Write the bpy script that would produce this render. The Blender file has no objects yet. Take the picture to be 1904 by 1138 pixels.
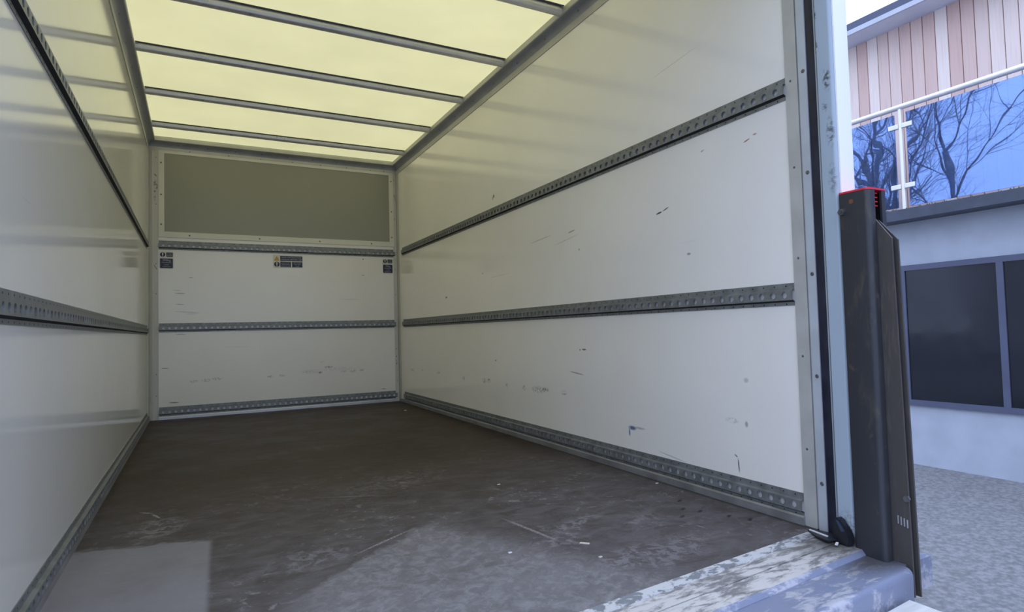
import bpy, bmesh, math, random
from mathutils import Vector, Matrix
random.seed(7)
S = bpy.context.scene
C = S.collection

# ------------------------------------------------------------------ camera
CAM = (0.3099, -5.529, 0.635)
YAW, PITCH, ROLL, FPX = 0.4839, 0.0407, -0.0262, 1114.0
def cam_matrix():
    cy, sy, cp, sp = math.cos(YAW), math.sin(YAW), math.cos(PITCH), math.sin(PITCH)
    f = Vector((sy*cp, cy*cp, sp)); r = Vector((cy, -sy, 0)); u = r.cross(f)
    cr, sr = math.cos(ROLL), math.sin(ROLL)
    r2 = r*cr + u*sr; u2 = -r*sr + u*cr
    m = Matrix((r2, u2, -f)).transposed().to_4x4()
    m.translation = Vector(CAM)
    return m
cd = bpy.data.cameras.new('camera'); cam = bpy.data.objects.new('camera', cd); C.objects.link(cam)
cd.sensor_fit = 'HORIZONTAL'; cd.sensor_width = 36.0; cd.lens = 36.0*FPX/1904.0
cd.clip_start = 0.02; cd.clip_end = 300
cam.matrix_world = cam_matrix(); S.camera = cam

# ------------------------------------------------------------------ sky and exposure (bright overcast day)
W = bpy.data.worlds.new('overcast_sky'); S.world = W; W.use_nodes = True
nt = W.node_tree; nt.nodes.clear()
wo = nt.nodes.new('ShaderNodeOutputWorld'); bg = nt.nodes.new('ShaderNodeBackground')
tc = nt.nodes.new('ShaderNodeTexCoord'); sx = nt.nodes.new('ShaderNodeSeparateXYZ'); cr = nt.nodes.new('ShaderNodeValToRGB')
nt.links.new(tc.outputs['Generated'], sx.inputs[0]); nt.links.new(sx.outputs['Z'], cr.inputs[0])
cr.color_ramp.elements[0].position = 0.0; cr.color_ramp.elements[0].color = (0.40, 0.49, 0.69, 1)
cr.color_ramp.elements[1].position = 1.0; cr.color_ramp.elements[1].color = (0.81, 0.965, 1.33, 1)
nt.links.new(cr.outputs[0], bg.inputs[0]); bg.inputs[1].default_value = 2.35
nt.links.new(bg.outputs[0], wo.inputs[0])
S.view_settings.view_transform = 'Standard'; S.view_settings.look = 'None'
S.view_settings.gamma = 1.0; S.view_settings.use_curve_mapping = False
S.view_settings.exposure = -0.03

# ------------------------------------------------------------------ materials
def new_mat(name):
    m = bpy.data.materials.new(name); m.use_nodes = True
    m.node_tree.nodes.clear()
    out = m.node_tree.nodes.new('ShaderNodeOutputMaterial')
    return m, m.node_tree, out
class NB:
    """small node-building helper"""
    def __init__(s, nt): s.nt = nt
    def n(s, t, **kw):
        x = s.nt.nodes.new(t)
        for k, v in kw.items(): setattr(x, k, v)
        return x
    def l(s, a, b): s.nt.links.new(a, b)
    def val(s, sock, v):
        if hasattr(v, 'is_output') or isinstance(v, bpy.types.NodeSocket): s.l(v, sock)
        else: sock.default_value = v
    def math(s, op, a, b=0.0, c=None, clamp=False):
        x = s.n('ShaderNodeMath', operation=op, use_clamp=clamp)
        s.val(x.inputs[0], a); s.val(x.inputs[1], b)
        if c is not None: s.val(x.inputs[2], c)
        return x.outputs[0]
    def ramp(s, v, lo, hi, a=0.0, b=1.0):
        x = s.n('ShaderNodeMapRange'); x.interpolation_type = 'SMOOTHSTEP'
        s.val(x.inputs[0], v); x.inputs[1].default_value = lo; x.inputs[2].default_value = hi
        x.inputs[3].default_value = a; x.inputs[4].default_value = b
        return x.outputs[0]
    def mix(s, f, a, b):
        x = s.n('ShaderNodeMix', data_type='RGBA')
        s.val(x.inputs[0], f); s.val(x.inputs[6], a); s.val(x.inputs[7], b)
        return x.outputs[2]
    def noise(s, vec, scale, detail=4, rough=0.55, dist=0.0):
        x = s.n('ShaderNodeTexNoise'); s.l(vec, x.inputs['Vector'])
        x.inputs['Scale'].default_value = scale; x.inputs['Detail'].default_value = detail
        x.inputs['Roughness'].default_value = rough; x.inputs['Distortion'].default_value = dist
        return x.outputs[0]
    def obj(s, scale=None):
        t = s.n('ShaderNodeTexCoord').outputs['Object']
        if scale:
            mp = s.n('ShaderNodeMapping'); mp.inputs['Scale'].default_value = scale; s.l(t, mp.inputs[0]); t = mp.outputs[0]
        return t
    def sep(s, v):
        x = s.n('ShaderNodeSeparateXYZ'); s.l(v, x.inputs[0]); return x.outputs
    def comb(s, a, b, c=0.0):
        x = s.n('ShaderNodeCombineXYZ'); s.val(x.inputs[0], a); s.val(x.inputs[1], b); s.val(x.inputs[2], c); return x.outputs[0]
    def blob(s, u, v, cu, cv, ru, rv, ang=0.0, soft=0.6):
        """1 inside a soft ellipse, 0 outside"""
        du = s.math('SUBTRACT', u, cu); dv = s.math('SUBTRACT', v, cv)
        if ang:
            ca, sa = math.cos(ang), math.sin(ang)
            a = s.math('ADD', s.math('MULTIPLY', du, ca), s.math('MULTIPLY', dv, sa))
            b = s.math('SUBTRACT', s.math('MULTIPLY', dv, ca), s.math('MULTIPLY', du, sa))
            du, dv = a, b
        du = s.math('DIVIDE', du, ru); dv = s.math('DIVIDE', dv, rv)
        r = s.math('SQRT', s.math('ADD', s.math('MULTIPLY', du, du), s.math('MULTIPLY', dv, dv)))
        return s.ramp(r, 1.0-soft, 1.0+soft*0.3, 1.0, 0.0)
    def maxi(s, L):
        o = L[0]
        for x in L[1:]: o = s.math('MAXIMUM', o, x)
        return o
    def bsdf(s, out, col, rough, metal=0.0, spec=0.5, coat=0.0, coat_r=0.1, bump=None, bump_d=0.001, bump_s=0.5):
        b = s.n('ShaderNodeBsdfPrincipled')
        s.val(b.inputs['Base Color'], col); s.val(b.inputs['Roughness'], rough); s.val(b.inputs['Metallic'], metal)
        b.inputs['Specular IOR Level'].default_value = spec
        b.inputs['Coat Weight'].default_value = coat; b.inputs['Coat Roughness'].default_value = coat_r
        if bump is not None:
            x = s.n('ShaderNodeBump'); x.inputs['Strength'].default_value = bump_s; x.inputs['Distance'].default_value = bump_d
            s.l(bump, x.inputs['Height']); s.l(x.outputs[0], b.inputs['Normal'])
        s.l(b.outputs[0], out.inputs[0]); return b
def c4(r, g, b): return (r, g, b, 1.0)

def simple(name, col, rough=0.5, metal=0.0, var=0.12, scale=8.0, spec=0.5, coat=0.0, stretch=None, bump=0.0):
    m, nt, out = new_mat(name); N = NB(nt)
    n = N.noise(N.obj(stretch), scale, 5)
    k = N.ramp(n, 0.3, 0.7)
    a = c4(*[x*(1-var) for x in col]); b = c4(*[min(1, x*(1+var)) for x in col])
    r = N.ramp(n, 0.3, 0.7, max(0.02, rough-0.08), rough+0.08) if var else rough
    N.bsdf(out, N.mix(k, a, b), r, metal, spec, coat, bump=(n if bump else None), bump_d=bump or 0.001)
    return m

M = {}
M['aluminium'] = simple('aluminium', (0.52, 0.53, 0.55), 0.42, 0.75, 0.10, 14)
M['dull_aluminium'] = simple('dull_aluminium', (0.36, 0.365, 0.385), 0.45, 0.7, 0.14, 10)
M['trim_aluminium'] = simple('trim_aluminium', (0.50, 0.495, 0.475), 0.5, 0.25, 0.07, 9)
M['strip_paint'] = simple('grey_strip_paint', (0.50, 0.53, 0.58), 0.4, 0.2, 0.06, 9)
M['galvanised'] = simple('galvanised_steel', (0.21, 0.22, 0.225), 0.45, 0.35, 0.20, 26)
M['bow_metal'] = simple('roof_bow_aluminium', (0.66, 0.66, 0.66), 0.34, 0.55, 0.06, 12)
M['cove_metal'] = simple('cove_aluminium', (0.36, 0.37, 0.42), 0.45, 0.45, 0.10, 9)
M['bow_flange'] = simple('shaded_bow_flange', (0.10, 0.10, 0.115), 0.5, 0.4, 0.12, 9)  # flange aluminium darkened, its backlit shade painted into the colour
M['hole_and_shade'] = simple('hole_and_shade_dark', (0.015, 0.015, 0.017), 0.8, 0.0, 0.1)
M['screw'] = simple('zinc_screw', (0.16, 0.16, 0.17), 0.45, 0.7, 0.2, 60)
M['rubber'] = simple('black_rubber', (0.012, 0.013, 0.019), 0.42, 0.0, 0.3, 14)
M['seal'] = simple('dark_blue_rubber_seal', (0.013, 0.015, 0.032), 0.38, 0.0, 0.25, 12)
M['frame_white'] = simple('white_window_frame', (0.66, 0.65, 0.60), 0.4, 0.0, 0.03, 6)
M['red_plastic'] = simple('red_plastic', (0.75, 0.03, 0.05), 0.4, 0.0, 0.08, 10)
M['navy'] = simple('navy_print', (0.012, 0.014, 0.045), 0.4, 0.0, 0.1, 30)
M['label_white'] = simple('label_white', (0.62, 0.61, 0.58), 0.4, 0.0, 0.02, 20)
M['print_grey'] = simple('pale_print', (0.42, 0.43, 0.50), 0.5, 0.0, 0.02, 20)
M['amber'] = simple('amber_print', (0.50, 0.29, 0.05), 0.45, 0.0, 0.08, 30)
M['steel_rail'] = simple('stainless_steel', (0.86, 0.83, 0.84), 0.42, 0.6, 0.03, 10)
M['render_wall'] = simple('pale_render', (0.42, 0.45, 0.52), 0.8, 0.0, 0.06, 4)
M['soffit'] = simple('grey_soffit', (0.78, 0.84, 0.98), 0.6, 0.0, 0.05, 3)
M['fascia_dark'] = simple('slate_grey_fascia', (0.09, 0.10, 0.16), 0.4, 0.0, 0.05, 3)
M['fascia_light'] = simple('pale_fascia', (0.55, 0.57, 0.66), 0.4, 0.0, 0.05, 3)
M['ledge'] = simple('dark_balcony_edge', (0.06, 0.07, 0.10), 0.5, 0.0, 0.15, 6)
M['dark_glass'] = simple('dark_window_glass', (0.012, 0.014, 0.022), 0.08, 0.0, 0.1, 2)
M['asphalt'] = simple('asphalt', (0.20, 0.20, 0.205), 0.9, 0.0, 0.3, 30)
M['bark'] = simple('grey_bark', (0.20, 0.19, 0.17), 0.9, 0.0, 0.35, 9)
M['moss'] = simple('moss', (0.10, 0.13, 0.04), 0.95, 0.0, 0.4, 50)
M['chip'] = simple('pale_wood_chip', (0.62, 0.56, 0.48), 0.8, 0.0, 0.1, 60)
M['paper'] = simple('white_scrap', (0.70, 0.70, 0.72), 0.8, 0.0, 0.05, 60)

# translucent roof sheet
m, nt, out = new_mat('translucent_roof_sheet'); N = NB(nt)
co = N.obj((1.0, 1.0, 1.0))
n1 = N.noise(co, 2.2, 5, 0.6); n2 = N.noise(N.obj((1, 6, 1)), 30, 3)
k = N.math('ADD', N.ramp(n1, 0.3, 0.75, 0, 0.8), N.math('MULTIPLY', n2, 0.2))
tcol = N.mix(k, c4(0.225, 0.185, 0.078), c4(0.262, 0.214, 0.092))
tr = N.n('ShaderNodeBsdfTranslucent'); N.l(tcol, tr.inputs[0])
df = N.n('ShaderNodeBsdfDiffuse'); df.inputs[0].default_value = c4(0.54, 0.52, 0.38)
mx = N.n('ShaderNodeAddShader'); 
gl = N.n('ShaderNodeBsdfGlossy'); gl.inputs[0].default_value = c4(1, 1, 1); gl.inputs['Roughness'].default_value = 0.25
tp_ = N.n('ShaderNodeBsdfTransparent'); N.l(N.mix(k, c4(0.205, 0.169, 0.073), c4(0.235, 0.194, 0.085)), tp_.inputs[0])
ad = N.n('ShaderNodeAddShader'); N.l(tr.outputs[0], ad.inputs[0]); N.l(tp_.outputs[0], ad.inputs[1])
N.l(ad.outputs[0], mx.inputs[0]); N.l(df.outputs[0], mx.inputs[1])
mg = N.n('ShaderNodeMixShader'); mg.inputs[0].default_value = 0.02
N.l(mx.outputs[0], mg.inputs[1]); N.l(gl.outputs[0], mg.inputs[2]); N.l(mg.outputs[0], out.inputs[0])
M['roof'] = m

# glossy white wall panels with scuffs; u,v are panel coordinates in metres
def wall_mat(name, axes, marks, lines, base, rough, coat=0.0, spec=0.5):
    m, nt, out = new_mat(name); N = NB(nt)
    o = N.obj(); xyz = N.sep(o); u, v = xyz[axes[0]], xyz[axes[1]]
    uv = N.comb(u, v)
    n = N.noise(uv, 1.6, 4); fine = N.noise(uv, 70, 4, 0.65)
    col = N.mix(N.ramp(n, 0.3, 0.7), c4(*[x*0.975 for x in base]), c4(*[min(1, x*1.02) for x in base]))
    # faint streaks along the panel
    stv = N.comb(N.math('MULTIPLY', u, 3.0), N.math('MULTIPLY', v, 70.0))
    st = N.ramp(N.noise(stv, 1.0, 3, 0.6), 0.68, 0.78)
    st = N.math('MULTIPLY', st, N.ramp(N.noise(uv, 2.3, 2), 0.52, 0.66))
    st = N.math('MULTIPLY', st, 0.13)
    col = N.mix(st, col, c4(0.10, 0.10, 0.12))
    by = {}
    for (cu, cv, ru, rv, st_, colr, brk) in marks: by.setdefault((colr, brk), []).append((cu, cv, ru, rv, st_))
    dirt = N.ramp(fine, 0.42, 0.60); solid = N.ramp(fine, 0.30, 0.42)
    for (colr, brk), L in by.items():
        bl = [N.math('MULTIPLY', N.blob(u, v, a, b, ra, rb), s_*.85) for a, b, ra, rb, s_ in L]
        f = N.math('MULTIPLY', N.maxi(bl), dirt if brk else solid, clamp=True)
        col = N.mix(f, col, c4(*colr))
    for (u0, v0, u1, v1, w, s_, colr) in lines:
        L = math.hypot(u1-u0, v1-v0)
        b = N.blob(u, v, (u0+u1)/2, (v0+v1)/2, L/2, w, math.atan2(v1-v0, u1-u0), 0.4)
        col = N.mix(N.math('MULTIPLY', N.math('MULTIPLY', b, s_), solid), col, c4(*colr))
    wob = N.noise(uv, 3.0, 2)
    N.bsdf(out, col, N.ramp(fine, 0.3, 0.7, rough*0.9, rough*1.1), 0.0, spec, coat, 0.06, bump=wob, bump_d=0.0015, bump_s=0.25)
    return m
K = (0.05, 0.05, 0.06); G = (0.22, 0.21, 0.21)
right_marks = [(-0.381, .307, .07, .016, .5, G, 1), (-.655, .319, .03, .012, .6, G, 1), (-1.03, .315, .05, .012, .6, G, 1), (-1.54, .302, .028, .016, .9, G, 1), (-1.89, .305, .035, .018, .9, K, 1), (-1.96, .310, .03, .016, .9, K, 1),
    (-2.214, .298, .018, .018, .7, G, 1), (-2.44, .298, .022, .018, .8, G, 1), (-2.60, .30, .08, .022, .6, G, 1), (-2.68, .304, .04, .016, .8, K, 1), (-2.87, .303, .03, .014, .8, G, 1), (-3.066, .531, .022, .005, 1, K, 0),
    (-3.03, .529, .006, .005, 1, K, 0), (-3.42, .193, .03, .011, 1, (0.02, 0.07, 0.22), 0), (-3.40, .172, .006, .02, 1, (0.03, 0.11, 0.32), 0), (-3.47, .198, .04, .006, .6, G, 0),
    (-2.1, 1.5, .012, .013, 1, K, 0), (-2.083, 1.489, .006, .014, 1, K, 0), (-1.236, .901, .02, .008, 1, K, 0), (-2.072, .446, .01, .006, 1, K, 0), (-4.044, .287, .008, .012, .8, G, 0), (-3.98, .293, .035, .012, .45, G, 1), (-3.80, .914, .012, .006, .9, G, 0),
    (-4.13, 1.284, .010, .004, .8, (.25, .08, .08), 0), (-1.9, 1.02, .007, .006, .8, K, 0), (-4.05, .44, .012, .01, .5, G, 0), (-3.05, 1.03, .008, .006, .7, G, 0)]
right_lines = [(-3.62, 1.100, -3.66, 1.106, .004, 1, K), (-3.66, 1.106, -3.70, 1.118, .003, .9, K), (-2.95, 1.127, -3.02, 1.135, .004, .7, G), (-2.55, 1.128, -2.80, 1.143, .003, .45, G), (-2.80, 1.08, -3.05, 1.108, .002, .4, G),
    (-2.93, .418, -3.06, .405, .004, .7, G), (-4.005, .11, -4.000, .165, .003, .9, K), (-4.00, .165, -3.985, .175, .003, .8, K), (-4.08, 1.268, -4.11, 1.276, .003, .9, (.3, .1, .1)), (-3.6, 1.67, -3.9, 1.70, .002, .3, G), (-3.58, .12, -3.75, .10, .003, .4, G), (-2.0, .98, -2.3, .985, .002, .3, G),
    (-3.88, 1.29, -3.90, 1.296, .003, .6, K)]
back_marks = [(.28, .29, .04, .014, .6, G, 1), (.372, .293, .038, .015, .8, G, 1), (.452, .300, .05, .012, .7, G, 1), (.862, .295, .03, .014, .7, G, 1), (.955, .299, .028, .013, .7, G, 1), (1.20, .318, .10, .02, .45, G, 1), (1.275, .305, .018, .014, 1, K, 1), (1.345, .352, .045, .012, .85, K, 1),
    (1.29, .40, .02, .008, .5, G, 1), (1.483, .307, .03, .014, .6, G, 1), (1.565, .303, .035, .014, .75, G, 1), (1.644, .308, .03, .013, .65, G, 1), (1.45, .33, .22, .02, .25, G, 1), (1.67, 1.33, .008, .008, 1, K, 0), (1.668, 1.18, .018, .005, .7, G, 0), (.264, 1.135, .02, .005, .7, G, 0)]
back_lines = [(.14, 1.005, .23, 1.003, .004, .8, G), (.13, 1.03, .20, 1.028, .003, .5, G), (.15, .917, .22, .913, .004, .8, G), (.13, .86, .34, .845, .004, .5, G), (.22, .836, .32, .838, .003, .5, G), (.15, .672, .23, .672, .004, .6, G), (.10, .13, .18, .127, .004, .9, K), (.05, .405, .11, .403, .004, .8, G), (1.42, .96, 1.66, .955, .002, .4, G), (1.82, .125, 1.87, .12, .005, .7, G), (.5, .56, .7, .555, .002, .3, G)]
M['wall_right'] = wall_mat('white_panel_right', (1, 2), right_marks, right_lines, (0.88, 0.85, 0.815), 0.13, 0.0, 0.9)
M['wall_left'] = wall_mat('white_panel_left', (1, 2), [(-1.0, .3, .05, .015, .6, G, 1)], [], (0.80, 0.78, 0.74), 0.10)
M['wall_back'] = wall_mat('white_panel_bulkhead', (0, 2), back_marks, back_lines, (0.79, 0.755, 0.715), 0.25, 0.0, 0.9)
M['pane'] = wall_mat('grey_panel', (0, 2), [], [], (0.285, 0.285, 0.245), 0.35)

# floor: worn brown phenolic ply
m, nt, out = new_mat('worn_brown_floor'); N = NB(nt)
o = N.obj(); xyz = N.sep(o); u, v = xyz[0], xyz[1]
n1 = N.noise(o, 3.0, 6, 0.6); n2 = N.noise(o, 26, 6, 0.7, 0.6); n3 = N.noise(N.obj((1, 1.7, 1)), 9, 6, 0.62, 0.7); n4 = N.noise(o, 160, 3, 0.6)
col = N.mix(N.ramp(n1, 0.3, 0.7), c4(0.030, 0.020, 0.0145), c4(0.044, 0.030, 0.023))
col = N.mix(N.math('MULTIPLY', N.ramp(n3, 0.5, 0.75), 0.25), col, c4(0.135, 0.115, 0.105))
# grey dust film trodden in from the doors
film = N.math('MULTIPLY', N.ramp(N.math('ADD', v, N.math('MULTIPLY', n1, -0.8)), -2.6, -4.4), N.ramp(n3, 0.30, 0.65, 0.35, 0.75))
col = N.mix(film, col, c4(0.135, 0.125, 0.135))
# distorted coordinates for ragged patch outlines
du = N.math('ADD', u, N.math('MULTIPLY', N.math('SUBTRACT', n2, 0.5), 0.10))
dv = N.math('ADD', v, N.math('MULTIPLY', N.math('SUBTRACT', n3, 0.5), 0.16))
# scuffed, dusty zone towards the doors
scuff = N.math('MULTIPLY', N.ramp(n2, 0.54, 0.68), N.ramp(n1, 0.40, 0.62))
zone = N.ramp(v, -2.2, -3.8, 0.12, 1.0)
scuff = N.math('MULTIPLY', N.math('MULTIPLY', scuff, zone), 0.60)
col = N.mix(scuff, col, c4(0.30, 0.285, 0.29))
# clean-edged pale patch at front left: straight sides
p1 = N.math('MULTIPLY', N.ramp(N.math('ADD', u, N.math('MULTIPLY', v, -0.03)), 0.455, 0.435), N.ramp(N.math('ADD', dv, N.math('MULTIPLY', du, 0.25)), -3.27, -3.31))
p1 = N.math('MULTIPLY', p1, N.ramp(n1, 0.25, 0.55, 0.50, 0.95))
# fan-shaped rubbed patch
eu = N.math('ADD', u, N.math('MULTIPLY', N.math('SUBTRACT', n2, 0.5), 0.08)); ev = N.math('ADD', v, N.math('MULTIPLY', N.math('SUBTRACT', n3, 0.5), 0.15))
p2a = N.ramp(N.math('ADD', ev, N.math('MULTIPLY', eu, -0.77)), -4.345, -4.375)
p2b = N.ramp(N.math('ADD', eu, N.math('MULTIPLY', N.math('ADD', ev, 3.7), 0.5)), 1.13, 0.94)
p2c = N.ramp(eu, 0.42, 0.62)
fanv = N.comb(N.math('ADD', u, N.math('MULTIPLY', v, -1.2)), N.math('MULTIPLY', N.math('ADD', N.math('MULTIPLY', u, -0.77), v), 12.0))
streak = N.ramp(N.noise(fanv, 3.0, 4, 0.6), 0.35, 0.62, 0.80, 1.0)
p2 = N.math('MULTIPLY', N.math('MULTIPLY', N.math('MULTIPLY', p2a, p2b), p2c), N.math('MULTIPLY', streak, N.ramp(n2, 0.36, 0.62, 1.0, 0.40)))
pz = [N.math('MULTIPLY', N.blob(du, dv, a, b, ra, rb, an, 0.7), s_) for a, b, ra, rb, an, s_ in
      [(1.41, -3.86, .16, .05, .3, .45), (1.26, -3.98, .12, .07, .2, .42), (1.33, -4.19, .20, .07, .3, .5), (1.10, -4.20, .2, .12, .2, .5), (1.5, -4.2, .2, .1, .2, .4), (.60, -3.72, .16, .10, .3, .35), (.20, -3.15, .10, .14, 0, .45), (1.0, -3.0, .3, .14, .2, .18), (.85, -2.0, .4, .06, .1, .14), (1.62, -3.95, .1, .1, 0, .3)]]
pzm = N.math('MULTIPLY', N.maxi(pz), N.ramp(n2, 0.46, 0.56, 0.10, 1.25))
patch = N.maxi([N.math('MULTIPLY', p1, 0.85), N.math('MULTIPLY', p2, 0.95), pzm])
col = N.mix(patch, col, c4(0.25, 0.24, 0.25))
# long straight scratches and dark grit
for (x0, y0, x1, y1, w, s_) in [(.116, -2.90, .164, -2.945, .006, .6), (1.22, -3.68, 1.27, -3.99, .008, .55), (.70, -3.05, 1.0, -3.20, .006, .3), (.55, -.7, 1.2, -.6, .010, .25), (.9, -.95, 1.5, -.85, .012, .2), (.25, -.85, .8, -.9, .01, .2), (.16, -2.95, .19, -3.03, .006, .8), (.7, -3.76, .93, -3.62, .006, .6)]:
    L = math.hypot(x1-x0, y1-y0)
    b = N.blob(u, v, (x0+x1)/2, (y0+y1)/2, L/2, w, math.atan2(y1-y0, x1-x0), 0.6)
    col = N.mix(N.math('MULTIPLY', N.math('MULTIPLY', b, s_), N.ramp(n4, 0.35, 0.55)), col, c4(0.40, 0.38, 0.39))
grit = N.maxi([N.blob(u, v, a, b, .02, .008, .5, .6) for a, b in [(1.80, -3.93), (1.83, -3.98), (1.87, -4.07), (1.90, -4.13), (1.74, -3.99), (1.86, -3.85)]])
col = N.mix(N.math('MULTIPLY', grit, 0.8), col, c4(0.012, 0.012, 0.013))
# darker along the right-hand skirting
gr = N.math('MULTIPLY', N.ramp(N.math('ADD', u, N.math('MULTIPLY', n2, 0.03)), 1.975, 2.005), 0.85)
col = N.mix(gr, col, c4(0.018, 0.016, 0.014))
rg = N.math('ADD', N.ramp(n1, 0.3, 0.7, 0.40, 0.52), N.math('MULTIPLY', patch, 0.10))
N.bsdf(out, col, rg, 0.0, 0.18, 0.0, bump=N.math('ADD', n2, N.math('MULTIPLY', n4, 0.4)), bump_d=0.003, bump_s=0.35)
M['floor'] = m

# aluminium threshold, scraped paint
def scraped(name, base, bare, lo, hi, stretch, metal_bare=0.3, rough=0.42):
    m, nt, out = new_mat(name); N = NB(nt)
    o = N.obj(stretch); n = N.noise(o, 14, 7, 0.68, 0.4); big = N.noise(N.obj(), 5, 3)
    s_ = N.math('ADD', n, N.math('MULTIPLY', N.math('SUBTRACT', big, 0.5), 0.5))
    f = N.ramp(s_, lo, hi)
    rust = N.ramp(N.noise(N.obj(), 22, 4), 0.62, 0.75)
    col = N.mix(f, c4(*base), c4(*bare))
    col = N.mix(N.math('MULTIPLY', rust, 0.35), col, c4(0.16, 0.11, 0.07))
    xyz = N.sep(N.obj())
    gr = N.blob(N.math('ADD', xyz[0], N.math('MULTIPLY', big, 0.25)), xyz[1], 1.10, 0.03, 0.17, 0.09, 0, 0.8)
    col = N.mix(N.math('MULTIPLY', gr, 0.8), col, c4(0.05, 0.042, 0.036))
    N.bsdf(out, col, rough, N.math('MULTIPLY', f, metal_bare), 0.5, bump=f, bump_d=0.0008, bump_s=0.5)
    return m
M['sill'] = scraped('scraped_aluminium_sill', (0.20, 0.19, 0.19), (0.70, 0.67, 0.66), 0.40, 0.58, (1.0, 3.5, 1.0))
M['sill_edge'] = scraped('sill_angle_flaking', (0.20, 0.21, 0.23), (0.66, 0.66, 0.68), 0.42, 0.50, (1.5, 3.0, 1.0))
M['step'] = scraped('worn_blue_grey_step', (0.20, 0.222, 0.31), (0.46, 0.45, 0.50), 0.50, 0.66, (1.0, 3.0, 1.0), 0.1, 0.35)
M['column'] = scraped('dark_grey_column_paint', (0.030, 0.031, 0.038), (0.060, 0.056, 0.048), 0.52, 0.72, (2.0, 2.0, 0.7), 0.1, 0.40)
M['runner'] = scraped('brown_grey_runner_steel', (0.065, 0.058, 0.055), (0.11, 0.095, 0.085), 0.50, 0.70, (3.0, 3.0, 0.5), 0.3, 0.42)
M['corner_trim'] = wall_mat('marked_corner_aluminium', (0, 2), [(.048, 1.885, .014, .03, .9, K, 1), (.058, 1.86, .010, .03, .9, K, 1), (.047, 1.825, .010, .02, .9, K, 1), (.046, 1.77, .010, .025, .8, K, 1), (-.022, 1.925, .012, .035, .6, K, 1), (-.03, .49, .008, .004, 1, K, 0), (-.03, .42, .006, .008, 1, K, 0), (-.03, .36, .005, .03, .8, K, 1)],
    [(.04, 1.965, .062, 1.945, .004, .9, K), (.038, 1.235, .062, 1.19, .003, .9, K)], (0.52, 0.51, 0.49), 0.42)
M['post'] = wall_mat('white_door_post', (1, 2), [(-0.035, 1.36, .014, .04, 1, K, 1), (-0.040, 1.20, .014, .05, .9, K, 1), (-0.025, 1.28, .01, .02, .8, K, 1), (-0.040, 1.06, .015, .05, .6, K, 1), (-0.005, 1.57, .008, .03, .9, K, 1), (-0.005, 1.47, .008, .02, .9, K, 1), (-0.035, .02, .04, .07, .9, (.10, .09, .06), 1), (-0.020, .0, .05, .04, .9, (.09, .08, .05), 0), (-0.050, .015, .012, .03, .8, (.25, .15, .08), 1)], [], (0.38, 0.45, 0.53), 0.22)
M['cover_white'] = simple('white_cover_paint', (0.95, 0.95, 0.95), 0.4, 0.0, 0.0, 5)

# platform of the tail lift: pale boards with seams
m, nt, out = new_mat('pale_platform_boards'); N = NB(nt)
o = N.obj(); xyz = N.sep(o)
fr = N.math('FRACT', N.math('MULTIPLY', xyz[1], 7.7)); seam = N.math('LESS_THAN', fr, 0.03)
n = N.noise(N.obj((1, 6, 1)), 7, 5)
col = N.mix(N.ramp(n, 0.3, 0.7), c4(0.54, 0.53, 0.52), c4(0.66, 0.65, 0.64))
col = N.mix(seam, col, c4(0.25, 0.24, 0.23))
N.bsdf(out, col, 0.6, 0.0, 0.4)
M['platform'] = m

# timber cladding: per-board tone
m, nt, out = new_mat('cedar_cladding'); N = NB(nt)
o = N.obj(); xyz = N.sep(o)
idx = N.math('FLOOR', N.math('DIVIDE', N.math('ADD', xyz[1], 37.025), 0.1375))
wn = N.n('ShaderNodeTexWhiteNoise', noise_dimensions='1D'); N.l(idx, wn.inputs['W'])
gv = N.comb(N.math('MULTIPLY', xyz[1], 55.0), N.math('MULTIPLY', xyz[2], 1.6), N.math('MULTIPLY', idx, 3.7))
grain = N.noise(gv, 1.0, 5, 0.6, 0.3)
col = N.mix(wn.outputs[0], c4(0.78, 0.54, 0.47), c4(1.0, 0.84, 0.76))
col = N.mix(N.math('MULTIPLY', N.ramp(grain, 0.45, 0.75), 0.16), col, c4(0.33, 0.19, 0.13))
N.bsdf(out, col, 0.7, 0.0, 0.3)
M['cedar'] = m

# blue tinted reflective balcony glass
m, nt, out = new_mat('blue_reflective_glass'); N = NB(nt)
tr = N.n('ShaderNodeBsdfTransparent'); tr.inputs[0].default_value = c4(0.42, 0.54, 0.74)
gl = N.n('ShaderNodeBsdfGlossy'); gl.inputs[0].default_value = c4(0.38, 0.54, 0.94); gl.inputs['Roughness'].default_value = 0.012
wv = N.noise(N.obj(), 1.3, 2); bp = N.n('ShaderNodeBump'); bp.inputs['Strength'].default_value = 0.15; bp.inputs['Distance'].default_value = 0.02
N.l(wv, bp.inputs['Height']); N.l(bp.outputs[0], gl.inputs['Normal'])
mx = N.n('ShaderNodeMixShader'); mx.inputs[0].default_value = 0.52
N.l(tr.outputs[0], mx.inputs[1]); N.l(gl.outputs[0], mx.inputs[2]); N.l(mx.outputs[0], out.inputs[0])
M['blue_glass'] = m

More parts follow.
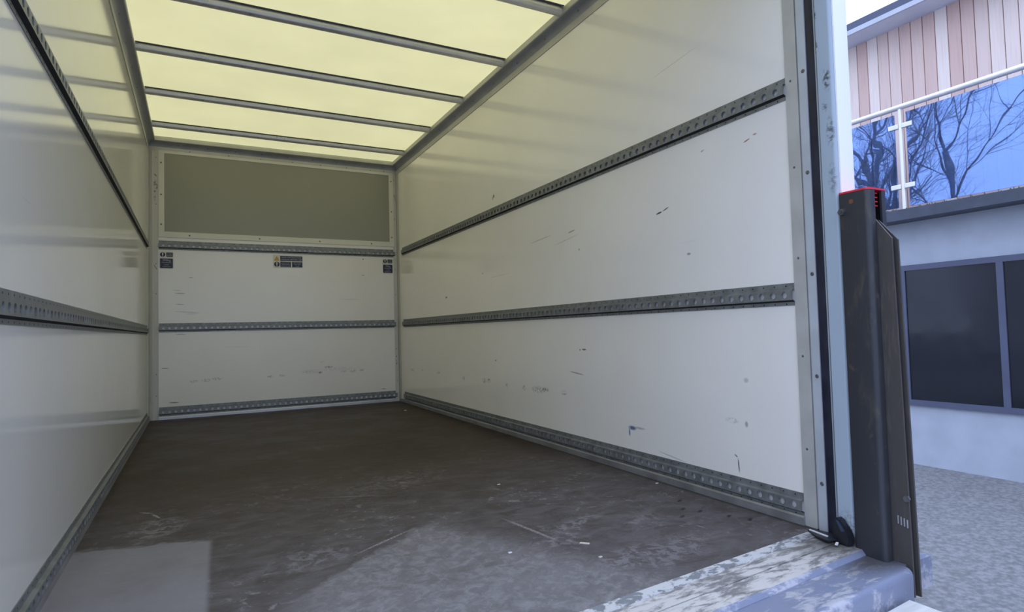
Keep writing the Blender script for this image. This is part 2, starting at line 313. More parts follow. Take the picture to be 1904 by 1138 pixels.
# ------------------------------------------------------------------ mesh helpers
def add_box(bm, x0, x1, y0, y1, z0, z1, mi=0, bev=0.0):
    vs = [bm.verts.new(p) for p in ((x0, y0, z0), (x1, y0, z0), (x1, y1, z0), (x0, y1, z0), (x0, y0, z1), (x1, y0, z1), (x1, y1, z1), (x0, y1, z1))]
    fs = [bm.faces.new([vs[i] for i in q]) for q in ((0, 3, 2, 1), (4, 5, 6, 7), (0, 1, 5, 4), (1, 2, 6, 5), (2, 3, 7, 6), (3, 0, 4, 7))]
    for f in fs: f.material_index = mi
    if bev:
        es = list({e for f in fs for e in f.edges})
        r = bmesh.ops.bevel(bm, geom=es, offset=bev, segments=2, profile=0.5, affect='EDGES')
        for f in r['faces']: f.material_index = mi
    return fs
def add_prism(bm, prof, a, b, fn, mi=0, closed=True):
    """prof: list of 2D points; fn(p, q, t) -> xyz; t runs a..b"""
    n = len(prof)
    A = [bm.verts.new(fn(p[0], p[1], a)) for p in prof]; B = [bm.verts.new(fn(p[0], p[1], b)) for p in prof]
    fs = []
    for i in range(n if closed else n-1):
        j = (i+1) % n
        fs.append(bm.faces.new((A[i], A[j], B[j], B[i])))
    if closed:
        fs.append(bm.faces.new(list(reversed(A)))); fs.append(bm.faces.new(B))
    for f in fs: f.material_index = mi
    return fs
def add_cyl(bm, c, axis, r, h, seg=16, mi=0, r2=None):
    """cylinder from c along axis (unit vec), length h"""
    ax = Vector(axis).normalized(); t = Vector((0, 0, 1)) if abs(ax.z) < .9 else Vector((1, 0, 0))
    e1 = ax.cross(t).normalized(); e2 = ax.cross(e1); c = Vector(c); r2 = r if r2 is None else r2
    A = [bm.verts.new(c + (e1*math.cos(k*2*math.pi/seg) + e2*math.sin(k*2*math.pi/seg))*r) for k in range(seg)]
    B = [bm.verts.new(c + ax*h + (e1*math.cos(k*2*math.pi/seg) + e2*math.sin(k*2*math.pi/seg))*r2) for k in range(seg)]
    fs = [bm.faces.new((A[i], A[(i+1) % seg], B[(i+1) % seg], B[i])) for i in range(seg)]
    fs += [bm.faces.new(list(reversed(A))), bm.faces.new(B)]
    for f in fs: f.material_index = mi
    return fs
def build(name, bm, mats, parent=None, smooth=False, recalc=True):
    if recalc: bmesh.ops.recalc_face_normals(bm, faces=bm.faces)
    me = bpy.data.meshes.new(name)
    off = Vector((0, 0, 0)); q = parent
    while q is not None: off += q.location; q = q.parent
    if off.length: bm.transform(Matrix.Translation(-off))
    bm.to_mesh(me); bm.free()
    for x in (mats if isinstance(mats, (list, tuple)) else [mats]): me.materials.append(x)
    if smooth:
        me.polygons.foreach_set('use_smooth', [True]*len(me.polygons))
        me.update()
        try: me.set_sharp_from_angle(angle=math.radians(38))
        except Exception: pass
    o = bpy.data.objects.new(name, me); C.objects.link(o)
    if parent is not None: o.parent = parent
    return o
def tag(o, label=None, cat=None, group=None, kind=None):
    if label: o['label'] = label
    if cat: o['category'] = cat
    if group: o['group'] = group
    if kind: o['kind'] = kind
    return o
def thing(name, loc, label, cat, group=None):
    o = bpy.data.objects.new(name, None); C.objects.link(o); o.location = loc; o.empty_display_size = 0.05
    return tag(o, label, cat, group)
def struct(name, bm, mats, parent=None, smooth=False, label=None, cat=None):
    o = build(name, bm, mats, parent, smooth)
    if parent is None: tag(o, label, cat, kind='structure')
    return o
def BM(): return bmesh.new()

XL, XR, L_, H = -0.035, 2.0, 4.30, 2.262
SK = 0.085                                        # the sill runs very slightly askew to the box
def sill_y(x, y0): return y0 - SK*(1.9 - x)

# ------------------------------------------------------------------ large structure
bm = BM()
T = [(XL-.03, 0.03), (XR+.03, .03), (XR+.03, sill_y(XR+.03, -4.308)), (XL-.03, sill_y(XL-.03, -4.308))]
add_prism(bm, T, -0.06, 0.0, lambda p, q, t: (p, q, t))
struct('floor', bm, M['floor'], label='worn brown plywood load floor of the van box', cat='floor')
bm = BM(); bm.faces.new([bm.verts.new(p) for p in ((XL-.03, -4.45, H), (XL-.03, .03, H), (XR+.03, .03, H), (XR+.03, -4.45, H))])
struct('ceiling', bm, M['roof'], label='pale yellow translucent roof sheet lit by daylight', cat='ceiling')
bm = BM(); add_box(bm, XR, XR+.03, -4.3025, .03, 0, H)
struct('wall_right', bm, M['wall_right'], label='long white glossy side panel on the right with small scuffs', cat='wall')
bm = BM(); add_box(bm, XL-.03, XL, -4.40, .03, 0, H)
struct('wall_left', bm, M['wall_left'], label='glossy white side panel on the left reflecting the bulkhead', cat='wall')
bm = BM(); add_box(bm, XL, XR, 0, .03, 0, H)
struct('wall_back', bm, M['wall_back'], label='white front bulkhead panel with grey window panel above', cat='wall')

bm = BM(); add_box(bm, -60, 60, -60, 60, -1.2, -0.95)
o = struct('ground', bm, M['asphalt'], label='grey asphalt ground under and around the van', cat='ground')

# skirtings under the lowest rails
bm = BM(); add_prism(bm, [(0, 0), (.012, 0), (.012, .024), (.009, .030), (0, .030)], -0.02, -4.262, lambda p, q, t: (XR-p, t, q))
struct('baseboard_right', bm, M['dull_aluminium'], label='thin metal kick strip along the right wall at floor', cat='skirting')
bm = BM(); add_prism(bm, [(0, 0), (.012, 0), (.012, .024), (.009, .030), (0, .030)], -0.02, -4.35, lambda p, q, t: (XL+p, t, q))
struct('baseboard_left', bm, M['dull_aluminium'], label='thin metal kick strip along the left wall at floor', cat='skirting')
bm = BM(); add_prism(bm, [(0, 0), (.010, 0), (.010, .018), (.008, .022), (0, .022)], .036, 1.957, lambda p, q, t: (t, -p, q))
struct('baseboard_back', bm, M['aluminium'], label='bright metal kick strip at the foot of the bulkhead', cat='skirting')

# grey window panel high in the bulkhead
win = bpy.data.objects.new('window_1', None); C.objects.link(win); win.location = (1.0, 0, 1.457)
tag(win, 'wide grey panel in riveted white frame high on bulkhead', 'window', kind='structure')
bm = BM()
x0, x1, z0, z1 = .036, 1.966, 1.457, 2.160; a0, a1, b0, b1 = .077, 1.924, 1.502, 2.138
for q in ((x0, a0, z0, z1), (a1, x1, z0, z1), (a0, a1, z0, b0), (a0, a1, b1, z1)): add_box(bm, q[0], q[1], -.006, 0, q[2], q[3])
build('window_frame', bm, M['frame_white'], win)
bm = BM(); add_box(bm, a0, a1, -.003, 0, b0, b1); build('pane', bm, M['pane'], win)
def screw_mesh():
    bm = BM(); add_cyl(bm, (0, 0, 0), (0, -1, 0), .0065, .002, 12, 0, .0050)
    add_cyl(bm, (0, -.002, 0), (0, -1, 0), .0022, .0006, 6, 0)
    bmesh.ops.recalc_face_normals(bm, faces=bm.faces)
    me = bpy.data.meshes.new('screw'); bm.to_mesh(me); bm.free(); me.materials.append(M['screw']); return me
SCREW = screw_mesh()
def screw(parent, p, face='-y', s=1.0):
    o = bpy.data.objects.new('screw', SCREW); C.objects.link(o); o.parent = parent
    o.location = Vector(p) - parent.location
    o.rotation_euler = {'-y': (0, 0, 0), '-x': (0, 0, -math.pi/2), '+x': (0, 0, math.pi/2)}[face]
    o.scale = (s, s, s)
    return o
for p in [(.055, 2.06), (.055, 1.80), (.055, 1.56), (1.945, 2.08), (1.945, 1.79), (1.945, 1.545), (.255, 1.477), (.785, 1.477), (1.285, 1.477), (1.75, 1.477)]: screw(win, (p[0], -.006, p[1]))

# ------------------------------------------------------------------ cant rails round the roof
COVE = [(0, 2.150), (.004, 2.150), (.004, 2.186), (.007, 2.194), (.014, 2.206), (.024, 2.216), (.036, 2.222), (.046, 2.224), (.050, 2.228), (.050, 2.250), (.046, 2.254), (.046, H), (0, H)]
def cant_rail(label, fn, a, b, riv, face, base, f2=None):
    t = thing('cant_rail', base, label, 'roof rail', 'aluminium rails round the roof edge')
    def seg(i0, i1, name, mat):
        pr = COVE[i0:i1+1]; bm = BM()
        pr = pr + [(0, pr[-1][1])] if pr[-1][0] > 0 else pr
        if pr[0][0] > 0: pr = [(0, pr[0][1])] + pr
        add_prism(bm, pr, a, b, fn); return build(name, bm, mat, t, True)
    seg(0, 2, 'flange', M['trim_aluminium']); seg(2, 7, 'cove', M['cove_metal']); seg(7, 11, 'lip', M['trim_aluminium'])
    for y in riv: screw(t, fn(.0165, 2.2065, y), face, .8)
    return t
cant_rail('long aluminium roof rail above the right wall', lambda p, q, t: (XR-p, t, q), 0.0, -4.30, [-.25-.32*i for i in range(13)], '-x', (XR, -2.1, 2.15))
cant_rail('long aluminium roof rail above the left wall', lambda p, q, t: (XL+p, t, q), 0.0, -4.30, [-.25-.32*i for i in range(13)], '+x', (XL, -2.1, 2.15))
r = cant_rail('short aluminium roof rail above the bulkhead window', lambda p, q, t: (t, -p, q), XL+.004, XR-.004, [.18+.21*i for i in range(9)], '-y', (1.0, 0, 2.15))
for x in (.26, .55, .80, 1.06, 1.30, 1.53, 1.75, 1.88): screw(r, (x, -.004, 2.170), '-y', .7)

# roof bows
def bow_prof():
    pts = [(-.024, 2.2585), (-.0235, 2.246)]
    for k in range(11):
        a = math.pi*(.12 + .76*k/10); pts.append((-.0215*math.cos(a), 2.2405 - .0150*math.sin(a)))
    return pts + [(.0235, 2.246), (.024, 2.2585)]
bow_lab = {0: 'aluminium roof bow nearest the bulkhead', 1: 'second aluminium roof bow from the bulkhead', 2: 'third aluminium roof bow from the bulkhead', 3: 'fourth aluminium roof bow from the bulkhead', 4: 'fifth aluminium roof bow from the bulkhead', 5: 'sixth aluminium roof bow, the one nearest the doors'}
for i in range(6):
    y = -.391 - .668*i if i < 3 else (-2.373 - .64*(i-3))
    y = (-.391, -1.069, -1.731, -2.373, -3.02, -3.66)[i]
    t = thing('roof_bow', (1.0, y, 2.226), bow_lab[i]+' under the yellow roof', 'roof bow', 'roof bows')
    bm = BM(); add_prism(bm, bow_prof(), XL+.0505, XR-.0505, lambda p, q, tt: (tt, y+p, q)); build('channel', bm, M['bow_metal'], t, True)
    bm = BM(); add_box(bm, XL+.0505, XR-.0505, y-.040, y+.040, 2.2586, 2.2612); build('flange', bm, M['bow_flange'], t)
    for s_, xx in ((1, XL+.0505), (-1, XR-.0505)):
        bm = BM(); add_box(bm, min(xx, xx+s_*.012), max(xx, xx+s_*.012), y-.034, y+.034, 2.2535, 2.2584); build('end_tab', bm, M['dull_aluminium'], t)

# ------------------------------------------------------------------ lashing rails
PITCH = .0435
def rail_mesh(n, name):
    """local: x along the rail, y = -depth out of the wall (towards -y), z up"""
    bm = BM(); Ln = n*PITCH + .018; D = .014; x_start = .009
    # flanges
    add_box(bm, 0, Ln, -.0025, 0, .016, .036); add_box(bm, 0, Ln, -.0025, 0, -.036, -.024)
    # sloped sides of the hat, the lower one painted dark for its shade
    for za, zb in ((.016, .0135), (-.0245, -.0190)):
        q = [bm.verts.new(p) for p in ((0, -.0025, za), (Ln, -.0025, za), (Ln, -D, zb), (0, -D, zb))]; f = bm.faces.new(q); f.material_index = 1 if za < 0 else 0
        q = [bm.verts.new(p) for p in ((0, -.0010, za), (Ln, -.0010, za), (Ln, -D+.002, zb-math.copysign(.0015, za)), (0, -D+.002, zb-math.copysign(.0015, za)))]; bm.faces.new(list(reversed(q)))
    # front web with round holes
    zt, zb_, zc, R_ = .0135, -.0190, -.0025, .0108; SEG = 20
    add = lambda a, b: bm.faces.new([bm.verts.new(p) for p in ((a, -D, zb_), (b, -D, zb_), (b, -D, zt), (a, -D, zt))])
    add(0, x_start); add(Ln-x_start, Ln)
    for k in range(n):
        xa, xb = x_start+k*PITCH, x_start+(k+1)*PITCH; xc = (xa+xb)/2
        inner, back, outer = [], [], []
        for j in range(SEG):
            a = 2*math.pi*(j+.5)/SEG; ca, sa = math.cos(a), math.sin(a)
            inner.append(bm.verts.new((xc+R_*ca, -D, zc+R_*sa))); back.append(bm.verts.new((xc+R_*1.0*ca, -D+.004, zc+R_*sa)))
            hx = (xb-xc) if ca > 0 else (xc-xa); hz = (zt-zc) if sa > 0 else (zc-zb_)
            s_ = min(hx/abs(ca), hz/abs(sa)); outer.append((xc+ca*s_, zc+sa*s_))
        ov = [bm.verts.new((p[0], -D, p[1])) for p in outer]
        corners = [(xb, zt), (xa, zt), (xa, zb_), (xb, zb_)]
        for j in range(SEG):
            j2 = (j+1) % SEG
            bm.faces.new((inner[j], inner[j2], back[j2], back[j]))
            p, q = outer[j], outer[j2]
            if abs(p[0]-q[0]) > 1e-6 and abs(p[1]-q[1]) > 1e-6:      # wraps a corner
                cx = [c for c in corners if (abs(c[0]-p[0]) < 1e-6 or abs(c[1]-p[1]) < 1e-6) and (abs(c[0]-q[0]) < 1e-6 or abs(c[1]-q[1]) < 1e-6)]
                cx.sort(key=lambda c: abs(c[0]-p[0])+abs(c[1]-p[1])+abs(c[0]-q[0])+abs(c[1]-q[1]))
                cv = bm.verts.new((cx[0][0], -D, cx[0][1])); bm.faces.new((ov[j], cv, ov[j2], inner[j2], inner[j]))
            else: bm.faces.new((ov[j], ov[j2], inner[j2], inner[j]))
        # punched nail holes in both flanges
        for zz in (.027, -.031):
            vs = [bm.verts.new((xc+.0026*math.cos(2*math.pi*j/8), -.0029, zz+.0026*math.sin(2*math.pi*j/8))) for j in range(8)]
            f = bm.faces.new(vs); f.material_index = 1
    bmesh.ops.remove_doubles(bm, verts=bm.verts, dist=1e-5)
    bm.normal_update()
    me = bpy.data.meshes.new(name); bm.to_mesh(me); bm.free()
    me.materials.append(M['galvanised']); me.materials.append(M['hole_and_shade']); return me, Ln
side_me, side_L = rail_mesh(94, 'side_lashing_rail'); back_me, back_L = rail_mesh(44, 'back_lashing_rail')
ZR = (.0625, .7275, 1.3925)
lv = ('lowest', 'middle', 'top')
for k, z in enumerate(ZR):
    def put(me, loc, rz, label, grp):
        o = bpy.data.objects.new('lashing_rail', me); C.objects.link(o); o.location = loc; o.rotation_euler = (0, 0, rz)
        return tag(o, label, 'lashing rail', grp)
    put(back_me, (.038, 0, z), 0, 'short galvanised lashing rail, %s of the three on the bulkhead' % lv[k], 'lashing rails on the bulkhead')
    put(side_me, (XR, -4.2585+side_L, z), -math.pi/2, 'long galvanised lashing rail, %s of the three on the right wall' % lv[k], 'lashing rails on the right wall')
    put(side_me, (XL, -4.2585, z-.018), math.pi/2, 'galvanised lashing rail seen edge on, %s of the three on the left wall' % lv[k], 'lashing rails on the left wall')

# ------------------------------------------------------------------ corner posts
for side, lab in ((1, 'aluminium corner post where bulkhead meets right wall'), (-1, 'aluminium corner post where bulkhead meets left wall')):
    X = XR if side > 0 else XL
    w = .043 if side > 0 else .070
    t = thing('corner_post', (X, 0, 0), lab, 'corner post', 'corner posts')
    fx = lambda p: X - side*p
    bm = BM()
    add_prism(bm, [(w, 0), (w, -.004), (w-.030, -.006), (w-.032, -.006), (.010 if side > 0 else .03, -.010), (.006, -.006), (0, -.006), (0, 0)], 0.0, 2.15, lambda p, q, tt: (fx(p), q, tt)); build('flange', bm, M['corner_trim'], t)
    bm = BM()
    add_prism(bm, [(0, -.006), (.006, -.012), (.009, -.020), (.008, -.030), (.004, -.036), (.003, -.060), (0, -.060)], 0.0, 2.15, lambda p, q, tt: (fx(p), q, tt)); build('bead', bm, M['trim_aluminium'], t, True)
    for z in (.19, .36, 1.00, 1.24, 1.72, 1.95, 2.10): screw(t, (fx(w-.016), -.0055, z), '-y', .6)

# ------------------------------------------------------------------ rear door frame, right side
fr = thing('rear_door_post', (2.0, -4.38, 0), 'white painted rear door post with black seal, beside the dark column', 'door post')
bm = BM(); add_prism(bm, [(2.0, -4.258), (1.9955, -4.260), (1.9955, -4.303), (2.0, -4.303)], 0.0, H, lambda p, q, t: (p, q, t)); it = build('inner_trim', bm, M['trim_aluminium'], fr)
it['label'] = 'beige aluminium strip at the end of the wall'
for z in (1.44, 1.16, .87, .56, .27): screw(fr, (1.9955, -4.279, z-.03), '-x', .62)
bm = BM(); add_prism(bm, [(2.006, -4.3035), (2.006, -4.308), (1.994, -4.309), (1.993, -4.311), (1.993, -4.338), (2.02, -4.338), (2.02, -4.3035)], -.02, H, lambda p, q, t: (p, q, t)); build('screw_strip', bm, M['strip_paint'], fr)
for z in (1.423, 1.102, .785, .47, .143): screw(fr, (1.993, -4.3265, z), '-x', 1.0)
bm = BM(); add_prism(bm, [(1.9965, -4.3385), (1.9955, -4.346), (1.9958, -4.358), (1.9985, -4.370), (2.035, -4.370), (2.035, -4.3385)], -.02, H, lambda p, q, t: (p, q, t)); s_ = build('rubber_seal', bm, M['seal'], fr, True)
s_['label'] = 'black rubber seal strip'
pr = [(1.990, -4.3705), (1.988, -4.3735), (1.988, -4.376), (1.9835, -4.3785)]
pr += [(1.976, -4.387)] 
for k in range(7):
    a = math.pi/2*k/6; pr.append((1.974+.010*(1-math.cos(a)), -4.425-.010*math.sin(a)))
for k in range(5):
    a = math.pi/2*k/4; pr.append((2.044+.008*math.sin(a), -4.435+.008*(1-math.cos(a))))
pr += [(2.052, -4.3705)]
bm = BM(); add_prism(bm, pr, -.022, 2.34, lambda p, q, t: (p, q, t)); build('post', bm, M['post'], fr, True)
cv = [(1.9845, -4.4352), (1.9845, -4.4395)]
for k in range(5):
    a = math.pi/2*k/4; cv.append((2.046+.008*math.sin(a), -4.4395+.008*(1-math.cos(a))))
cv += [(2.054, -4.372), (2.0522, -4.372), (2.0522, -4.4352)]
bm = BM(); add_prism(bm, cv, -.022, 2.34, lambda p, q, t: (p, q, t)); c_ = build('front_cover', bm, M['cover_white'], fr, True); c_['label'] = 'bright white outer cover of the post'

# rolled-up shutter and header above the door opening (unseen, added to shade the near end)
sh = thing('added_roller_shutter', (1.0, -4.2, 2.1), 'unseen grey roller shutter added under the door header to shade the near end', 'roller shutter')
bm = BM(); add_cyl(bm, (XL+.06, -4.17, 2.12), (1, 0, 0), .115, XR-XL-.12, 32); build('curtain_roll', bm, M['dull_aluminium'], sh, True)
for xx in (XL+.052, XR-.0595):
    bm = BM(); add_box(bm, xx, xx+.0072, -4.20, -4.14, 2.08, 2.2525); build('bracket', bm, M['galvanised'], sh)
hd = thing('added_door_header', (1.0, -4.42, 1.98), 'unseen white header beam added over the rear door opening for shade', 'door header')
bm = BM(); add_box(bm, XL-.03, 1.9735, -4.438, -4.378, 1.98, 2.34, 0, .006); build('beam', bm, M['cover_white'], hd)

# rubber buffer and torn seal at the foot of the post
bf = thing('rubber_buffer', (1.96, -4.41, -.006), 'black rubber buffer block at the foot of the door post', 'rubber buffer')
bm = BM()
prof = [(-4.434, -.006), (-4.388, -.006), (-4.384, .030), (-4.388, .060), (-4.394, .068), (-4.406, .067), (-4.432, .034), (-4.438, .012)]
add_prism(bm, prof, 1.946, 1.9735, lambda p, q, t: (t, p, q))
bmesh.ops.recalc_face_normals(bm, faces=bm.faces)
bmesh.ops.bevel(bm, geom=[e for e in bm.edges], offset=.004, segments=2, affect='EDGES')
build('block', bm, M['rubber'], bf, True)
bm = BM(); add_prism(bm, [(-4.398, .062), (-4.407, .060), (-4.424, .036), (-4.414, .032)], 1.9448, 1.9462, lambda p, q, t: (t, p, q)); b_ = build('blue_grey_face', bm, simple('blue_grey_rubber', (.035, .05, .09), .45), bf); b_['label'] = 'blue grey patch'  # thin blue grey patch on the side of the block
sl = thing('seal_flap', (1.93, -4.35, .0), 'thin torn black rubber flap lying on the sill corner', 'rubber flap')
bm = BM(); add_prism(bm, [(1.950, -4.302), (1.977, -4.312), (1.985, -4.370), (1.956, -4.398), (1.917, -4.392), (1.924, -4.352)], .0018, .0055, lambda p, q, t: (p, q, t)); build('flap', bm, M['rubber'], sl)
bm = BM(); add_prism(bm, [(1.951, -4.306), (1.956, -4.306), (1.9475, -4.371), (1.9415, -4.370)], .0056, .0085, lambda p, q, t: (p, q, t)); build('white_edge', bm, M['paper'], sl)  # narrow white strip along the flap

# ------------------------------------------------------------------ threshold and step
th = thing('threshold', (.98, -4.42, -.02), 'scraped aluminium door sill across the end of the brown floor', 'sill')
X0, X1 = -.03, 1.972
def skew(x, y, z): return (x, sill_y(x, y), z)
def sill_piece(name, y0, y1, za, zb, mat, x1=X1, dz=.012, groove=False):
    bm = BM()
    prof = [(y0, za), (y1, zb), (y1, zb-dz), (y0, za-dz)]
    add_prism(bm, prof, X0, x1, lambda p, q, t: skew(t, p, q)); return build(name, bm, mat, th)
sill_piece('edge_angle', -4.3085, -4.338, .0015, -.0015, M['sill_edge'])
sill_piece('inner_plate', -4.3382, -4.397, -.004, -.006, M['sill'])
sill_piece('groove', -4.3972, -4.401, -.0100, -.0100, M['hole_and_shade'], dz=.006)
sill_piece('outer_plate', -4.4012, -4.466, -.006, -.008, M['sill'])
sill_piece('nosing', -4.4662, -4.476, -.008, -.020, M['step'])
st = thing('step_beam', (.98, -4.53, -.05), 'blue grey worn steel step beam outside the sill, rounded edge', 'step')
bm = BM()
prof = [(-4.4705, -.022), (-4.572, -.024)]
for k in range(1, 7):
    a = math.pi/2*k/6; prof.append((-4.572-.020*math.sin(a), -.044+.020*math.cos(a)))
prof += [(-4.592, -.110), (-4.4705, -.110)]
add_prism(bm, prof, -.06, 1.985, lambda p, q, t: skew(t, p, q)); build('beam', bm, M['step'], st, True)
bm = BM()
add_prism(bm, [(1.97, -4.4355), (2.12, -4.4355), (2.12, -4.56), (1.986, -4.56), (1.986, -4.478), (1.97, -4.478)], -.105, -.0235, lambda p, q, t: (p, q, t)); build('end_plate', bm, M['step'], st)
# tail lift platform
tp = thing('tail_lift_platform', (.97, -5.1, -.11), 'pale boarded tail lift platform lowered level behind the step', 'tail lift platform')
bm = BM(); add_prism(bm, [(-.04, -4.606), (1.93, -4.606), (1.93, -5.25), (-.04, -5.25)], -.115, -.085, lambda p, q, t: skew(p, q, t)); build('deck', bm, M['platform'], tp)
bm = BM(); add_prism(bm, [(-5.2505, -.085), (-5.28, -.10), (-5.28, -.115), (-5.2505, -.115)], -.04, 1.93, lambda p, q, t: skew(t, p, q)); build('edge_lip', bm, M['dull_aluminium'], tp)

# ------------------------------------------------------------------ tail lift column
cl = thing('tail_lift_column', (2.01, -4.49, -.023), 'dark grey steel tail lift column with a red cap', 'tail lift column')
def rounded(pts, r, seg=4):
    out = []; n = len(pts)
    for i, p in enumerate(pts):
        p = Vector(p); a = Vector(pts[i-1]); b = Vector(pts[(i+1) % n])
        da, db = (a-p).normalized(), (b-p).normalized(); rr = min(r[i], (a-p).length*.49, (b-p).length*.49)
        if rr <= 0: out.append(tuple(p)); continue
        s0, s1 = p+da*rr, p+db*rr
        for k in range(seg+1):
            t = k/seg; out.append(tuple((1-t)**2*s0 + 2*t*(1-t)*p + t*t*s1))
    return out
CX0, CX1, CY0, CY1, TH = 1.966, 2.056, -4.528, -4.440, .006
chan = [(CX0, CY1), (CX0, CY0), (1.996, CY0), (1.996, CY0+TH), (CX0+TH, CY0+TH), (CX0+TH, CY1-TH), (CX1-TH, CY1-TH), (CX1-TH, CY0+TH), (2.028, CY0+TH), (2.028, CY0), (CX1, CY0), (CX1, CY1)]
rad = [.006, .014, 0, 0, .008, .004, .004, .008, 0, 0, .014, .006]
bm = BM(); add_prism(bm, rounded(chan, rad), -.0225, 1.004, lambda p, q, t: (p, q, t)); build('channel', bm, M['column'], cl, True)
bm = BM()
cap = rounded([(CX0-.0005, CY1), (CX0-.0005, CY0-.0005), (CX1+.0005, CY0-.0005), (CX1+.0005, CY1)], [.006, .014, .014, .006])
add_prism(bm, cap, 1.0045, 1.0095, lambda p, q, t: (p, q, t)); add_box(bm, CX0+.008, CX1-.008, CY0+.045, CY1-.008, .985, 1.0045); [add_box(bm, 1.999, 2.025, CY0+.010, CY0+.045, .996-.012*k, .999-.012*k) for k in range(4)]
c_ = build('cap', bm, M['red_plastic'], cl); c_['label'] = 'red plastic cap'
bm = BM(); add_cyl(bm, (CX0, -4.450, .952), (-1, 0, 0), .010, .008, 6); add_cyl(bm, (CX0-.008, -4.450, .952), (-1, 0, 0), .005, .005, 10); build('bolt', bm, M['screw'], cl)
bm = BM(); add_cyl(bm, (CX0-.0002, -4.478, .978), (-1, 0, 0), .007, .0006, 12); r_ = build('rust_spot', bm, simple('rust', (.16, .06, .025), .8), cl)

# runner plates sliding in the column
rn = thing('lift_runner', (2.01, -4.56, -.1), 'pair of slant-topped brown steel runner plates in the column slot', 'lift runner')
for (xa, xb, y1, zt) in ((1.999, 2.005, -4.566, .862), (2.017, 2.023, -4.572, .858)):
    bm = BM(); y0 = -4.522
    add_prism(bm, [(y0, -.105), (y1-.012, -.105), (y1, zt), (y0, zt+.062)], xa, xb, lambda p, q, t: (t, p, q)); build('plate', bm, M['runner'], rn)
bm = BM(); add_box(bm, 2.0052, 2.0168, -4.5195, -4.49, .0, .85); build('slide_block', bm, M['rubber'], rn)
for k in range(4):
    bm = BM(); add_cyl(bm, (1.9988, -4.545-.008*k, .082-.002*k), (0, 0, 1), .0022, .022, 8); build('weld_tooth', bm, M['dull_aluminium'], rn)
bm = BM(); add_cyl(bm, (1.9988, -4.572, .155), (-1, 0, 0), .009, .006, 6); build('bolt', bm, M['screw'], rn)

# ------------------------------------------------------------------ safety stickers on the bulkhead
def text_obj(name, body, size, x, z, y, parent, mat, align='CENTER', bold=0.0, sx=1.0):
    cu = bpy.data.curves.new(name, 'FONT'); cu.body = body; cu.size = size; cu.align_x = align; cu.align_y = 'CENTER'; cu.extrude = .0002; cu.offset = bold
    tmp = bpy.data.objects.new(name, cu); C.objects.link(tmp)
    bpy.context.view_layer.update(); dg = bpy.context.evaluated_depsgraph_get()
    me = bpy.data.meshes.new_from_object(tmp.evaluated_get(dg)); bpy.data.objects.remove(tmp); bpy.data.curves.remove(cu)
    me.materials.clear(); me.materials.append(mat)
    o = bpy.data.objects.new(name, me); C.objects.link(o); o.parent = parent; o.rotation_euler = (math.pi/2, 0, 0); o.scale = (sx, 1, 1)
    o.location = Vector((x, y, z)) - parent.location
    return o
def rrect(bm, x0, x1, z0, z1, ya, yb, r=.006):
    add_prism(bm, rounded([(x0, z0), (x1, z0), (x1, z1), (x0, z1)], [r]*4), ya, yb, lambda p, q, t: (p, t, q))
def symbol(parent, cx, cz, r, rz=None):
    bm = BM(); add_cyl(bm, (cx, -.0012, cz), (0, -1, 0), r, .0004, 28); s = build('mandatory_symbol', bm, M['navy'], parent)
    bm = BM()
    add_prism(bm, [(cx-.0052, cz+r*.78), (cx+.0052, cz+r*.78), (cx+.0035, cz-r*.35), (cx-.0035, cz-r*.35)], -.0017, -.0021, lambda p, q, t: (p, t, q))
    add_cyl(bm, (cx, -.0017, cz-r*.66), (0, -1, 0), r*.19, .0004, 12)
    e = build('exclamation_mark', bm, M['label_white'], s); return s
def panel(parent, x0, x1, z0, z1, lines, name='text_panel', r=.006):
    bm = BM(); rrect(bm, x0, x1, z0, z1, -.0012, -.0016, r); p = build(name, bm, M['navy'], parent)
    n = len(lines)
    for body, size, zc, sx in lines:
        o = text_obj('lettering', body, size, (x0+x1)/2, zc, -.0019, parent, M['print_grey'], sx=sx)
        o.parent = p
    return p
def load_sticker(x0, weight, label):
    w = .090
    t = thing('safety_sticker', (x0+w/2, 0, 1.27), label, 'sticker', 'safety stickers on the bulkhead')
    bm = BM(); rrect(bm, x0-.004, x0+w+.004, 1.202, 1.340, -.0006, -.0011, .006); build('backing', bm, M['label_white'], t)
    symbol(t, x0+.019, 1.316, .0185)
    panel(t, x0+.044, x0+w, 1.299, 1.334, [('CARE', .012, 1.322, 1.1), ('WHEN', .012, 1.309, 1.1)])
    panel(t, x0, x0+w, 1.207, 1.285, [(weight, .022, 1.270, 1.1), ('MAXIMUM', .013, 1.251, 1.1), ('LOAD', .012, 1.234, 1.1), ('CAPACITY', .011, 1.218, 1.1)])
load_sticker(.046, '350kg', 'navy load warning sticker in the left corner below the top rail')
load_sticker(1.857, '70kg', 'navy load warning sticker in the right corner below the top rail')
t = thing('safety_sticker', (1.015, 0, 1.287), 'centre sticker with amber triangle reading read instruction manual before use', 'sticker', 'safety stickers on the bulkhead')
bm = BM(); rrect(bm, .892, 1.138, 1.233, 1.342, -.0006, -.0011, .004); build('backing', bm, M['label_white'], t)
bm = BM(); add_prism(bm, rounded([(.898, 1.293), (.945, 1.293), (.9215, 1.335)], [.006]*3), -.0012, -.0016, lambda p, q, tt: (p, tt, q)); tri = build('warning_triangle', bm, M['amber'], t)
tri['label'] = 'amber warning triangle'
symbol(t, .922, 1.262, .0225)
panel(t, .950, 1.133, 1.292, 1.336, [('READ INSTRUCTION', .0175, 1.324, 1.0), ('MANUAL BEFORE USE', .0175, 1.305, 1.0)], r=.003)
panel(t, .950, 1.037, 1.239, 1.286, [('UNAUTHORISED', .0095, 1.277, 1.0), ('PERSONNEL', .0125, 1.263, 1.0), ('MUST NOT USE', .0100, 1.248, 1.0)], r=.003)
